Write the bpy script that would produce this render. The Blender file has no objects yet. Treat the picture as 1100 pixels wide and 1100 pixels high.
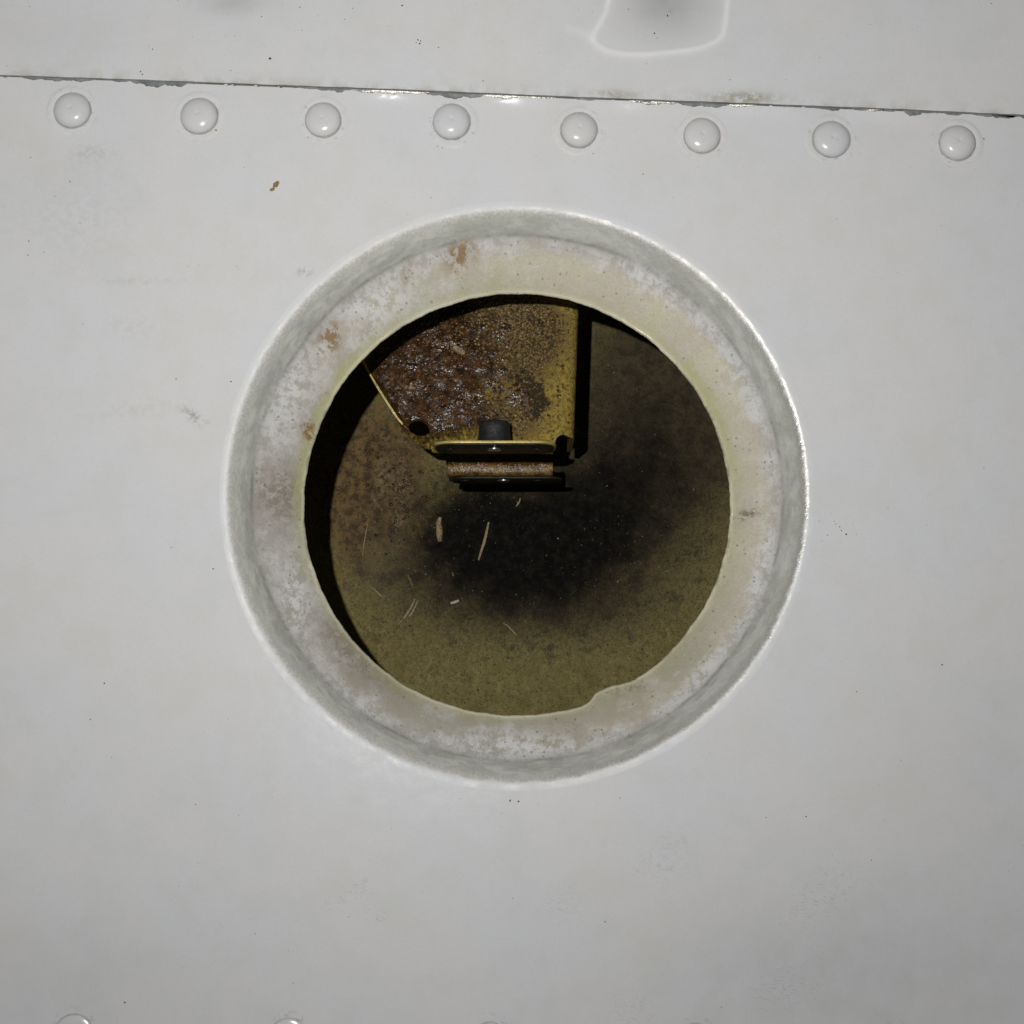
import bpy, bmesh, math, random
import numpy as np
from mathutils import Vector, Matrix
random.seed(7)
P = 0.000159            # metres per picture unit (a 1/8" rivet head is 40 units = 6.4 mm)
F = 1600.0              # focal length in picture units (1100 wide)
TH = math.atan2(210, F)
sc = bpy.context.scene
COL = sc.collection

# ------------------------------------------------------------------ camera
CAM = Vector((0, -F*math.sin(TH), F*math.cos(TH)))      # in units; looks at the origin of the panel plane
cd = bpy.data.cameras.new('camera'); cam = bpy.data.objects.new('camera', cd); COL.objects.link(cam)
cd.sensor_fit = 'HORIZONTAL'; cd.sensor_width = 36; cd.lens = 36*F/1100
cd.clip_start = 0.005; cd.clip_end = 20
cam.location = CAM*P; cam.rotation_euler = (TH, 0, 0)
sc.camera = cam
# ------------------------------------------------------------------ world, lamp, exposure
w = bpy.data.worlds.new('World'); sc.world = w; w.use_nodes = True
bg = w.node_tree.nodes['Background']; bg.inputs[0].default_value = (0.93, 0.97, 1.0, 1); bg.inputs[1].default_value = 0.07
sc.view_settings.view_transform = 'Standard'; sc.view_settings.look = 'None'
sc.view_settings.exposure = 0; sc.view_settings.gamma = 1; sc.view_settings.use_curve_mapping = False

def pix(u, v, z=0.0):
    "point at height z (units) that the picture shows at (u, v) -> Vector in units"
    d = Vector((u-550, -(v-550), -F))
    c, s = math.cos(TH), math.sin(TH)
    d = Vector((d.x, d.y*c - d.z*s, d.y*s + d.z*c))
    return CAM + d*((z-CAM.z)/d.z)

ld = bpy.data.lights.new('camera_flash', 'AREA'); ld.shape = 'DISK'; ld.size = 21*P; ld.energy = 0.55
ld.spread = math.radians(180); ld.color = (1.0, 0.992, 0.975)
lo = bpy.data.objects.new('camera_flash', ld); COL.objects.link(lo)
q = pix(390, 620); lo.location = Vector((q.x, q.y, CAM.z))*P; lo.rotation_euler = (math.radians(36), math.radians(-6), 0)

sc.cycles.use_denoising = True
sc.cycles.max_bounces = 6

# ------------------------------------------------------------------ node helpers
class E:
    "a socket with arithmetic"
    def __init__(s, nt, so): s.nt, s.so = nt, so
    def _m(s, op, *a, clamp=False):
        n = s.nt.nodes.new('ShaderNodeMath'); n.operation = op; n.use_clamp = clamp
        for i, x in enumerate((s,)+a): put(s.nt, n.inputs[i], x)
        return E(s.nt, n.outputs[0])
    def __add__(s, o): return s._m('ADD', o)
    __radd__ = __add__
    def __mul__(s, o): return s._m('MULTIPLY', o)
    __rmul__ = __mul__
    def __sub__(s, o): return s._m('SUBTRACT', o)
    def __rsub__(s, o): return (s*-1.0)+o
    def __truediv__(s, o): return s._m('DIVIDE', o)
    def __pow__(s, o): return s._m('POWER', o)
    def sqrt(s): return s._m('SQRT')
    def exp(s): return s._m('EXPONENT')
    def abs(s): return s._m('ABSOLUTE')
    def mx(s, o): return s._m('MAXIMUM', o)
    def mn(s, o): return s._m('MINIMUM', o)
    def cl(s): return s._m('ADD', 0.0, clamp=True)
    def ss(s, a, b):
        n = s.nt.nodes.new('ShaderNodeMapRange'); n.interpolation_type = 'SMOOTHSTEP'
        put(s.nt, n.inputs[0], s); n.inputs[1].default_value = a; n.inputs[2].default_value = b
        if a > b:
            n.inputs[1].default_value = b; n.inputs[2].default_value = a; n.inputs[3].default_value = 1; n.inputs[4].default_value = 0
        return E(s.nt, n.outputs[0])
def put(nt, inp, x):
    if isinstance(x, E): nt.links.new(x.so, inp)
    elif isinstance(x, tuple) and len(x) == 3 and len(inp.default_value) == 4: inp.default_value = (*x, 1)
    else: inp.default_value = x
class Mat:
    def __init__(s, name, dim='2D'):
        s.dim = dim; s.masks = {}; s.att = {}
        s.m = bpy.data.materials.new(name); s.m.use_nodes = True; s.nt = s.m.node_tree
        s.b = s.nt.nodes['Principled BSDF']
        tc = s.nt.nodes.new('ShaderNodeTexCoord')
        mp = s.nt.nodes.new('ShaderNodeVectorMath'); mp.operation = 'SCALE'; mp.inputs['Scale'].default_value = 1/P
        s.nt.links.new(tc.outputs['Object'], mp.inputs[0])
        s.vec = E(s.nt, mp.outputs[0])
        sp = s.nt.nodes.new('ShaderNodeSeparateXYZ'); s.nt.links.new(mp.outputs[0], sp.inputs[0])
        s.x, s.y, s.z = [E(s.nt, o) for o in sp.outputs]
    def comb(s, x, y, z=0.0):
        n = s.nt.nodes.new('ShaderNodeCombineXYZ')
        for i, v in enumerate((x, y, z)): put(s.nt, n.inputs[i], v)
        return E(s.nt, n.outputs[0])
    def noise(s, size, detail=3.0, rough=0.55, off=0.0, vec=None, dist=0.0):
        n = s.nt.nodes.new('ShaderNodeTexNoise'); n.noise_dimensions = s.dim if vec is None else '3D'
        a = s.nt.nodes.new('ShaderNodeVectorMath'); a.operation = 'ADD'; a.inputs[1].default_value = (off*713.1, off*371.7, off*97.0)
        s.nt.links.new((vec or s.vec).so, a.inputs[0]); s.nt.links.new(a.outputs[0], n.inputs['Vector'])
        n.inputs['Scale'].default_value = 1/size; n.inputs['Detail'].default_value = detail
        n.inputs['Roughness'].default_value = rough; n.inputs['Distortion'].default_value = dist
        return E(s.nt, n.outputs['Fac'])
    def voro(s, size, vec=None, rnd=1.0):
        n = s.nt.nodes.new('ShaderNodeTexVoronoi'); n.voronoi_dimensions = s.dim; s.nt.links.new((vec or s.vec).so, n.inputs['Vector'])
        n.inputs['Scale'].default_value = 1/size; n.inputs['Randomness'].default_value = rnd
        c = s.nt.nodes.new('ShaderNodeSeparateColor'); s.nt.links.new(n.outputs['Color'], c.inputs[0])
        return E(s.nt, n.outputs['Distance']), E(s.nt, c.outputs[0])
    def mix(s, f, a, b):
        n = s.nt.nodes.new('ShaderNodeMix'); n.data_type = 'RGBA'
        put(s.nt, n.inputs[0], f); put(s.nt, n.inputs[6], a); put(s.nt, n.inputs[7], b)
        return E(s.nt, n.outputs[2])
    def mul(s, a, f):
        n = s.nt.nodes.new('ShaderNodeMix'); n.data_type = 'RGBA'; n.blend_type = 'MULTIPLY'; n.inputs[0].default_value = 1
        put(s.nt, n.inputs[6], a); put(s.nt, n.inputs[7], f)
        return E(s.nt, n.outputs[2])
    def attr(s, name, out='Fac'):
        if name not in s.att:
            n = s.nt.nodes.new('ShaderNodeAttribute'); n.attribute_name = name; s.att[name] = n
        return E(s.nt, s.att[name].outputs[out])
    def mask(s, name, spots, z=0.0):
        "sum of soft elliptical stains (u, v, sx, sy, rot, amount), stored per vertex by bake()"
        s.masks[name] = (spots, z); return s.attr(name)
    def bump(s, h, strength=1.0, normal=None):
        n = s.nt.nodes.new('ShaderNodeBump'); n.inputs['Strength'].default_value = strength; n.inputs['Distance'].default_value = P
        put(s.nt, n.inputs['Height'], h)
        if normal is not None: s.nt.links.new(normal.so, n.inputs['Normal'])
        return E(s.nt, n.outputs[0])
    def done(s, col, rough, metal=0.0, normal=None, spec=0.5, coat=None):
        put(s.nt, s.b.inputs['Base Color'], col); put(s.nt, s.b.inputs['Roughness'], rough); put(s.nt, s.b.inputs['Metallic'], metal)
        put(s.nt, s.b.inputs['Specular IOR Level'], spec)
        if normal is not None: put(s.nt, s.b.inputs['Normal'], normal)
        if coat: s.b.inputs['Coat Weight'].default_value = coat[0]; s.b.inputs['Coat Roughness'].default_value = coat[1]
        return s.m

def bake(o, m):
    "write the material's stain masks onto the vertices of a (dense) mesh"
    me = o.data; n = len(me.vertices); co = np.empty(n*3); me.vertices.foreach_get('co', co)
    co = co.reshape(-1, 3)/P
    for name, (spots, z) in m.masks.items():
        acc = np.zeros(n)
        for u, v, sx, sy, rot, amt in spots:
            c = pix(u, v, z); a = math.radians(rot); ca, sa = math.cos(a), math.sin(a)
            dx, dy = co[:, 0]-c.x, co[:, 1]-c.y
            acc += amt*np.exp(-(((dx*ca+dy*sa)/sx)**2+((dy*ca-dx*sa)/sy)**2))
        at = me.attributes.new(name, 'FLOAT', 'POINT'); at.data.foreach_set('value', acc.astype(np.float32))

C0 = pix(555.5, 524.5)          # hole centre on the panel
R_OUT = 314.5
ZF, ZW = -476.0, -238.0         # cavity floor, bracket face
# seam and rivet row on the panel
RIV = [pix(*p) for p in [(78,119),(214,125),(347,129),(485,131),(622,140),(754,146),(893,150),(1028,154)]]
SEAM = [pix(*p) for p in [(-160,75.5),(0,81),(150,86),(320,92.5),(450,97.5),(600,104),(800,111.5),(950,117),(1100,124),(1260,131)]]
def seam_y(x):
    for a, b in zip(SEAM, SEAM[1:]):
        if x <= b.x or b is SEAM[-1]: return a.y+(b.y-a.y)*(x-a.x)/(b.x-a.x)
RIV_LOW = [pix(*p) for p in [(79,1112),(310,1116),(527,1120),(747,1122),(966,1126)]]

# ------------------------------------------------------------------ materials
def paint(m, vec=None):
    "aged glossy off-white paint: (colour, roughness, height)"
    a = m.noise(150, 3, 0.5, 1, vec); g = m.noise(9, 3, 0.6, 3, vec)
    col = m.mix(a.ss(0.35, 0.65), (0.735, 0.74, 0.755), (0.755, 0.742, 0.738))
    col = m.mix(g.ss(0.50, 0.8)*0.12, col, (0.60, 0.60, 0.56))
    col = m.mix(m.noise(2.6, 1, 0.5, 6, vec).ss(0.35, 0.75)*0.16, col, (0.62, 0.62, 0.59))
    col = m.mix(m.noise(52, 4, 0.65, 8, vec).ss(0.40, 0.7)*0.30, col, (0.66, 0.665, 0.63))
    h = m.noise(30, 1, 0.5, 4, vec)*0.5+g*0.12
    return col, 0.14+g*0.06, h
def lower_paint():
    m = Mat('white_paint_lower'); col, rough, h = paint(m)
    n1, n2 = m.noise(30, 3, 0.65, 11), m.noise(8, 4, 0.7, 12)
    # dirt collected round each rivet head
    ro = m.nt.nodes.new('ShaderNodeVectorMath'); ro.operation = 'LENGTH'; put(m.nt, ro.inputs[0], m.attr('rivet_offset', 'Vector'))
    d = E(m.nt, ro.outputs['Value'])
    dirt = ((((d-23.5)/5.0)**2.0*-1.0).exp()*n2.ss(0.50, 0.68)*0.34 + (((d-20.6)/1.1)**2.0*-1.0).exp()*n1.ss(0.35, 0.6)*0.5)*m.attr('rivet_near')
    col = m.mix(dirt.cl(), col, (0.30, 0.28, 0.24))
    # finger marks: fine ridges inside soft patches
    ridges = ((m.y*0.9+m.x*0.35+(n1-0.5)*26)*1.55)._m('SINE').ss(0.1, 0.9)*n2.ss(0.42, 0.62)
    fp = m.mask('finger_marks', [(378, 958, 26, 11, 25, 1), (405, 985, 14, 8, -20, 1), (606, 972, 22, 18, 30, .8), (712, 925, 36, 20, 40, .9), (880, 965, 50, 22, 40, 1.0), (845, 1060, 40, 26, 20, 1), (680, 1085, 26, 16, 0, .9), (660, 900, 24, 10, 20, .3)])
    col = m.mix((fp*ridges*0.3).cl(), col, (0.30, 0.31, 0.29))
    # grey smears, broken up by the grain of the paint
    sm = m.mask('smears', [(206, 446, 13, 4.5, -38, .9), (219, 452, 5, 3, 0, .5), (80, 235, 70, 50, 0, .10), (100, 165, 22, 9, 0, .3), (327, 292, 7, 4, 0, .9), (150, 302, 45, 3.5, 0, .2), (140, 350, 34, 14, 0, .12), (140, 440, 40, 10, 8, .15), (450, 600, 1, 1, 0, 0)])
    col = m.mix((sm*n2.ss(0.40, 0.62)).cl(), col, (0.33, 0.33, 0.29))
    hz = m.mask('grey_areas', [(900, 1050, 210, 95, 0, .26), (60, 1050, 170, 70, 0, .14), (1040, 850, 120, 150, 0, .08), (60, 200, 110, 80, 0, .06)])  # broad greyer areas, strongest towards the lower right
    col = m.mix((hz*(0.6+n1*0.8)).cl(), col, (0.38, 0.39, 0.37))
    return m, m.done(col, rough, 0.0, m.bump(h, 0.5), 0.45)
def upper_paint():
    m = Mat('white_paint_upper'); col, rough, h = paint(m)
    n1, n2 = m.noise(30, 3, 0.65, 11), m.noise(8, 4, 0.7, 12)
    g1 = m.mask('grey_patch', [(716, -4, 42, 36, 0, .36), (714, 12, 62, 44, 0, .22), (248, 2, 38, 16, 0, .34), (40, 40, 90, 40, 0, .07)])  # darker grey patches, the strongest inside the bead outline
    col = m.mix((g1*(0.75+n1*0.5)).cl(), col, (0.30, 0.305, 0.30))
    col = m.mix(m.attr('bead_pale')*0.62, col, (0.95, 0.945, 0.93))  # whiter along the raised bead and its tail
    s0, s1 = SEAM[1], SEAM[-2]; t = (s1.y-s0.y)/(s1.x-s0.x)
    d = m.y-(m.x-s0.x)*t-s0.y
    gr = (d*-0.16).exp()*n1.ss(0.40, 0.65)*0.55 + m.mask('seam_grime', [(800, 105, 38, 7, -2, .8), (660, 101, 30, 5, -2, .5)])*n2.ss(0.3, 0.6)
    col = m.mix(gr.cl(), col, (0.36, 0.33, 0.24))
    return m, m.done(col, rough, 0.0, m.bump(h, 0.5), 0.45)
ML, _ = lower_paint()
MU, _ = upper_paint()

def rivet_material():
    m = Mat('white_paint_rivet', '3D')
    oi = m.nt.nodes.new('ShaderNodeObjectInfo')
    sh = m.comb(m.x+E(m.nt, oi.outputs['Random'])*900, m.y, m.z)
    col, rough, h = paint(m, sh)
    r = (m.x*m.x+m.y*m.y).sqrt()
    n = m.noise(7, 3, 0.65, 3, vec=sh)
    edge = (((r-20.7)/0.9)**2.0*-1.0).exp()*(n*1.1) + r.ss(21.5, 24)*n.ss(0.54, 0.70)*0.22*r.ss(30, 26)
    col = m.mix(edge.cl(), col, (0.26, 0.25, 0.22))
    col = m.mix(n.ss(0.66, 0.74)*0.35, m.mix(r.ss(21.2, 20.2), col, m.mul(col, (0.94, 0.94, 0.94))), (0.3, 0.3, 0.27))
    return m.done(col, 0.20, 0.0, m.bump(m.noise(9, 1, 0.5, 5, vec=sh)*0.5, 0.5), 0.45)
M_riv = rivet_material()

def flange_material():
    m = Mat('worn_flange_metal'); pc, pr, ph = paint(m)
    dx, dy = m.x-C0.x, m.y-C0.y
    rt = (dx*dx+dy*dy).sqrt(); cx, cy = dx/rt, dy/rt
    r = m.attr('nominal_radius')
    pol = m.comb(cx*75, cy*75, r)            # stretched along the rim
    n60, n25, n9, n3 = m.noise(60, 3, 0.6, 1), m.noise(24, 5, 0.72, 2), m.noise(9, 5, 0.78, 3), m.noise(2.6, 1, 0.5, 4)
    st = m.noise(9, 3, 0.6, 5, vec=pol); st2 = m.noise(4, 2, 0.6, 6, vec=pol)
    right = cx.ss(-0.25, 0.55); low = cy.ss(-0.2, -0.75); top = cy.ss(0.2, 0.85)
    # cone: oxide whites, taupe, primer yellow
    cone = m.mix((n25*0.6+n9*0.4).ss(0.40, 0.60), (0.54, 0.515, 0.47), (0.74, 0.725, 0.69))
    cone = m.mix((n9*0.5+n60*0.5).ss(0.47, 0.60)*0.5, cone, (0.50, 0.455, 0.395))
    inner = (r+(n25-0.5)*26+(n9-0.5)*10).ss(281, 266)
    beige = m.mix(n60.ss(0.35, 0.65), (0.66, 0.59, 0.47), (0.68, 0.65, 0.46))
    cone = m.mix(inner*(right*0.85+top*0.55).cl()*0.9, cone, beige)
    cone = m.mix(inner*low*0.8*n60.ss(0.25, 0.6), cone, (0.46, 0.425, 0.33))
    cone = m.mix(n3.ss(0.45, 0.75)*0.25, cone, (0.42, 0.40, 0.36))
    cone = m.mix(st2.ss(0.56, 0.66)*0.3*n25.ss(0.4, 0.6), cone, (0.82, 0.81, 0.79))
    # taupe stains at left and low left
    tp = m.mask('taupe', [(303, 532, 40, 40, 0, 1.0), (375, 690, 48, 26, -45, 1.1), (425, 732, 36, 16, -30, .7), (660, 742, 30, 16, 25, .5), (585, 775, 50, 12, 0, .35), (345, 430, 30, 40, 0, .2)], -50)
    cone = m.mix((tp*(0.35+n9.ss(0.35, 0.6)*0.8)).cl(), cone, (0.35, 0.30, 0.25))
    wh = m.mask('oxide', [(372, 757, 95, 12, -40, 1), (315, 640, 16, 45, 0, 1), (560, 800, 70, 12, 0, 1), (400, 330, 70, 22, 40, .9), (310, 420, 22, 60, -25, .7), (700, 300, 60, 14, -35, .7), (790, 400, 14, 60, 25, .6), (820, 600, 10, 80, -10, .7), (760, 720, 60, 10, 45, .7)], -40)
    cone = m.mix((wh*(n9*0.7+n25*0.3).ss(0.44, 0.54)).cl()*0.9, cone, (0.84, 0.84, 0.83))
    # greenish-yellow primer at the lip
    lip = (r+(n25-0.5)*14+(n9-0.5)*6).ss(254, 243)
    lp = m.mask('primer', [(325, 470, 40, 140, -15, .5), (775, 430, 34, 140, 20, .5), (380, 390, 50, 60, 45, .4), (470, 745, 60, 20, -20, .3)], -60)
    cone = m.mix((lip*(0.30+lp)*(0.45+n60*0.9)).cl(), cone, (0.55, 0.53, 0.26))
    # dark pinholes and rust freckles
    vd, vr = m.voro(7)
    cone = m.mix(vd.ss(0.24, 0.10)*vr.ss(0.80, 0.86)*n25.ss(0.40, 0.6)*0.6, cone, (0.16, 0.14, 0.11))
    rust = m.mask('rust', [(354, 362, 20, 12, 60, 1), (494, 272, 20, 13, 35, 1), (328, 458, 6, 11, 0, 1.3), (437, 293, 5, 14, -20, .8), (386, 345, 9, 5, 30, .6), (620, 240, 30, 8, 0, .2)], -40)
    cone = m.mix((rust*n9.ss(0.42, 0.56)*1.4).cl()*0.85, cone, (0.30, 0.165, 0.05))
    dk = m.mask('grime', [(806, 550, 18, 6, 20, 1), (640, 792, 14, 4, 20, 1), (676, 735, 16, 8, 20, .8), (612, 782, 8, 4, 10, .8), (450, 815, 60, 6, -10, .5), (250, 600, 8, 60, 0, .4), (700, 790, 40, 5, 30, .6)], -45)
    cone = m.mix((dk*n9.ss(0.46, 0.6)).cl(), cone, (0.20, 0.18, 0.13))
    # band between the bend and the crease
    band = m.mix(st.ss(0.35, 0.65), (0.54, 0.55, 0.49), (0.73, 0.73, 0.67))
    band = m.mix(st2.ss(0.5, 0.62)*0.4, band, (0.42, 0.42, 0.37))
    band = m.mix(right*st.ss(0.4, 0.6)*0.4, band, (0.66, 0.655, 0.63))
    rc = r+(st-0.5)*3.5+(n60-0.5)*3
    col = m.mix((rc+(n9-0.5)*10+(n25-0.5)*10).ss(298, 281), band, cone)
    crease = (((rc-288.5)/1.6)**2.0*-1.0).exp()*(n60.ss(0.35, 0.65)*0.2+n25.ss(0.42, 0.62)*0.28) + (((rc-291.0)/5.0)**2.0*-1.0).exp()*0.14 + (((rc-281.0)/0.8)**2.0*-1.0).exp()*st2.ss(0.45, 0.6)*n9.ss(0.4, 0.6)*0.35
    col = m.mix(crease.cl(), col, (0.17, 0.17, 0.14))
    # bare metal on the crown of the bend, ragged paint edge outside
    rb = r+(n9-0.5)*9+(n25-0.5)*8+(n3-0.5)*2
    bare = rb.ss(296, 308)
    col = m.mix(bare, col, m.mix((n3*0.5+n9*0.5).ss(0.38, 0.62), (0.58, 0.57, 0.52), (0.71, 0.69, 0.64)))
    pm = (r+(n9-0.5)*4+(n25-0.5)*5).ss(306.5, 312.5)
    col = m.mix(pm, col, pc)
    edge = r.ss(241.6, 240.0)
    gl = (n60*0.5+n25*0.5).ss(0.46, 0.56)*(cx.abs()).ss(0.2, 0.7)
    metal = bare*(1.0-pm)*(0.2+right*0.4)+edge*0.6*gl
    col = m.mix(edge*(0.25+gl*0.6), col, (0.84, 0.80, 0.58))
    h = ((n3-0.5)*0.25+(n9-0.5)*0.8+(n25-0.5)*1.5)*(1.0-pm)+(ph-0.3)*pm
    return m, m.done(col, 0.42+(n25-0.5)*0.6-pm*0.08+top*0.2+low*0.14-right*0.05-edge*0.1, metal.cl(), m.bump(h, 0.6), 0.38)
MG, _ = flange_material()

def floor_material():
    m = Mat('stained_primer_floor')
    n35, n12, n5, n2 = m.noise(35, 4, 0.65, 2), m.noise(14, 5, 0.75, 3), m.noise(6, 4, 0.8, 4), m.noise(2.4, 1, 0.6, 5)
    rag = (n35-0.5)*2.0+(n12-0.5)*1.3+(n5-0.5)*1.0+(n2-0.5)*0.6
    col = m.mix(n35.ss(0.3, 0.7), (0.24, 0.19, 0.066), (0.35, 0.295, 0.112))
    col = m.mix((n5*0.65+n2*0.35).ss(0.46, 0.64)*0.5, col, (0.09, 0.07, 0.028))
    col = m.mix((n12*0.5+n5*0.5).ss(0.60, 0.68)*0.7, col, (0.03, 0.025, 0.012))
    col = m.mix((n35*0.5+n12*0.5).ss(0.50, 0.64)*0.45, col, (0.085, 0.06, 0.028))
    br = m.mask('brown_grease', [(400, 520, 90, 135, 0, 1.2), (470, 690, 90, 30, 0, .15)], ZF)
    col = m.mix((br+rag*0.7).ss(0.2, 0.85)*0.88, col, m.mix(n12.ss(0.36, 0.64), (0.05, 0.028, 0.013), (0.25, 0.155, 0.062)))
    tr = m.mask('brown_film', [(725, 420, 165, 165, 0, 1.35), (600, 580, 190, 125, 0, 1.1), (450, 610, 110, 90, 0, .5), (590, 655, 150, 50, 0, .4)], ZF)
    col = m.mix((tr+rag*0.4).ss(0.08, 1.0)*0.92, col, m.mix(n12.ss(0.35, 0.65), (0.028, 0.020, 0.012), (0.085, 0.064, 0.034)))
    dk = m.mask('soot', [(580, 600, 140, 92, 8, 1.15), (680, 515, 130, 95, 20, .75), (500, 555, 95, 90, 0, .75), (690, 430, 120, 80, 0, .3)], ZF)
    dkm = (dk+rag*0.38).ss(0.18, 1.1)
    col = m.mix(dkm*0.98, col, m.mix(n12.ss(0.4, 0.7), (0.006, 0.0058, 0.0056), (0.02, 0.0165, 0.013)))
    vd, vr = m.voro(8.5)
    col = m.mix((vd+n5*0.3).ss(0.36, 0.2)*vr.ss(0.78, 0.84)*0.6, col, (0.03, 0.027, 0.015))
    scr = m.mask('scrapes', [(432, 520, 18, 34, 5, .8), (410, 515, 9, 26, 0, .7), (428, 560, 7, 12, 0, .7), (405, 600, 34, 50, 0, .25), (470, 520, 20, 20, 0, .2)], ZF)
    col = m.mix((scr*n5.ss(0.48, 0.60)).cl(), col, (0.36, 0.30, 0.21))
    wet = m.mask('wet', [(435, 520, 38, 48, 0, 1)], ZF)
    h = n5*1.8+n2*1.4+n12*1.5+wet*n5*1.5
    return m, m.done(col, 0.55-wet*0.3, 0.0, m.bump(h, 0.9), 0.25-dkm*0.2)
MF, _ = floor_material()

def bracket_material(name):
    m = Mat(name)
    n25, n10, n4, n2 = m.noise(25, 5, 0.7, 22), m.noise(11, 5, 0.78, 23), m.noise(5, 4, 0.8, 24), m.noise(2.6, 2, 0.7, 25)
    rag = (n25-0.5)*0.9+(n10-0.5)*0.9+(n4-0.5)*0.5
    prim = m.mix(n25.ss(0.35, 0.65), (0.40, 0.28, 0.05), (0.52, 0.38, 0.085))
    col = m.mix(n4.ss(0.46, 0.60)*0.7, prim, (0.13, 0.08, 0.025))
    fine = m.mix((n4*0.6+n2*0.4).ss(0.45, 0.60), (0.028, 0.017, 0.009), (0.33, 0.22, 0.09))
    mid = m.mask('grain', [(520, 355, 85, 50, 0, 1.1), (565, 350, 50, 40, 0, .6), (540, 455, 50, 30, 0, .8), (560, 400, 60, 60, 0, .45)], ZW)
    col = m.mix((mid+rag*0.7).ss(0.2, 0.8)*0.9, col, fine)
    red = m.mask('red_grease', [(440, 410, 62, 75, 0, 1.4), (500, 385, 42, 32, 0, .7), (490, 435, 40, 42, 0, .8), (470, 340, 60, 35, 0, .8)], ZW)
    redm = (red+rag*1.1).ss(0.3, 0.9)
    rc = m.mix(n10.ss(0.38, 0.64), (0.018, 0.009, 0.004), (0.10, 0.043, 0.013))
    rc = m.mix((n4*0.7+n25*0.3).ss(0.56, 0.66)*0.8, rc, (0.26, 0.13, 0.04))
    col = m.mix(redm*0.95, col, rc)
    sp = m.mask('black_spots', [(566, 420, 20, 38, 12, 1.1), (578, 345, 18, 12, -30, .75), (583, 435, 14, 22, 0, .8), (602, 400, 10, 60, 0, .45), (540, 350, 40, 20, 0, .2)], ZW)
    col = m.mix((sp+rag*2.0).ss(0.55, 0.9)*0.9, col, (0.03, 0.018, 0.011))
    pale = m.mask('pale_scuff', [(512, 411, 9, 6, -50, 1.1), (503, 426, 18, 7, 35, 1.0), (492, 432, 10, 7, 0, .8)], ZW)
    col = m.mix((pale+rag*1.8).ss(0.6, 0.95)*0.7, col, (0.50, 0.49, 0.46))
    vd, vr = m.voro(6.5); col = m.mix(vd.ss(0.36, 0.12)*vr.ss(0.70, 0.76)*0.75, col, (0.02, 0.014, 0.008))
    h = n4*2.4+n2*1.6+n10*1.6+redm*(n4*2.0+n2*1.6)
    return m, m.done(col, 0.30-redm*0.18, 0.0, m.bump(h, 1.0), 0.40)
MW, _ = bracket_material('greasy_primed_bracket')
def simple(name, c1, c2, size, rough, metal=0.0, bh=1.0, spec=0.5, chip=None):
    m = Mat(name, '3D'); a = m.noise(size, 4, 0.65, 31); b = m.noise(size/4, 3, 0.6, 32)
    col = m.mix((a*0.7+b*0.3).ss(0.36, 0.64), c1, c2)
    if chip: col = m.mix((b*0.6+a*0.4).ss(0.56, 0.62)*chip[1], col, chip[0])
    return m.done(col, rough, metal, m.bump(a*bh+b*bh*0.5, 0.8), spec)
M_prim = simple('yellow_primer_edge', (0.42, 0.31, 0.07), (0.60, 0.49, 0.16), 14, 0.38, 0.1, 0.8, 0.5, ((0.09, 0.05, 0.02), 0.8))
M_under = simple('grime_and_shade', (0.010, 0.010, 0.007), (0.032, 0.029, 0.016), 12, 0.45, 0.0, 0.7, 0.15)  # grime, with the shade of the undersides also put into the colour
M_black = simple('black_nut', (0.012, 0.013, 0.014), (0.03, 0.03, 0.03), 8, 0.5, 0.0, 1.6)
M_pit = simple('shaded_leg', (0.004, 0.004, 0.004), (0.009, 0.008, 0.007), 10, 0.9, 0.0, 0.5, 0.1)  # near-black: shade of the gap put into the leg's colour
M_rusty = simple('rusty_clip', (0.07, 0.03, 0.009), (0.25, 0.15, 0.04), 9, 0.22, 0.0, 2.0, 0.7)
M_steel = simple('steel', (0.45, 0.44, 0.42), (0.62, 0.61, 0.58), 10, 0.25, 0.9, 0.6)
M_chip = simple('bare_grey_metal', (0.15, 0.165, 0.17), (0.27, 0.28, 0.27), 14, 0.55, 0.0, 0.6, 0.3)
M_glint = simple('bare_bright_metal', (0.50, 0.47, 0.42), (0.72, 0.69, 0.62), 8, 0.40, 0.7, 1.6)
M_dark = simple('dark_gap', (0.008, 0.008, 0.008), (0.022, 0.02, 0.018), 10, 0.8, 0.0, 0.8, 0.1)
M_wall = simple('olive_primer', (0.14, 0.125, 0.05), (0.22, 0.20, 0.085), 40, 0.6)
M_straw = simple('straw', (0.16, 0.11, 0.05), (0.42, 0.33, 0.18), 5, 0.6, 0.0, 1.0)
M_pale = simple('pale_grit', (0.42, 0.40, 0.34), (0.62, 0.60, 0.54), 4, 0.6)
M_speck = simple('dark_specks', (0.05, 0.045, 0.04), (0.13, 0.11, 0.09), 5, 0.7)
M_rust = simple('rust_brown', (0.22, 0.14, 0.05), (0.42, 0.30, 0.14), 5, 0.7, 0.0, 1.0, 0.2)

# ------------------------------------------------------------------ mesh helpers
def wloc(o): return o.location.copy() if o.parent is None else o.location+wloc(o.parent)
def obj(name, verts, faces, mat, parent=None, smooth=True, loc=None):
    me = bpy.data.meshes.new(name)
    o0 = loc if loc is not None else Vector((0, 0, 0))
    me.from_pydata([tuple((Vector(v)-o0)*P) for v in verts], [], faces); me.update()
    bm = bmesh.new(); bm.from_mesh(me); bmesh.ops.recalc_face_normals(bm, faces=bm.faces); bm.to_mesh(me); bm.free()
    if smooth: me.polygons.foreach_set('use_smooth', [True]*len(me.polygons))
    me.materials.append(mat)
    o = bpy.data.objects.new(name, me); COL.objects.link(o); o.location = o0*P
    if parent is not None:
        o.parent = parent; o.location = o0*P-wloc(parent)
    return o
def empty(name, loc, label, cat, group=None):
    o = bpy.data.objects.new(name, None); COL.objects.link(o); o.location = loc*P; o.empty_display_size = 0.005
    tag(o, label, cat, group); return o
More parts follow.
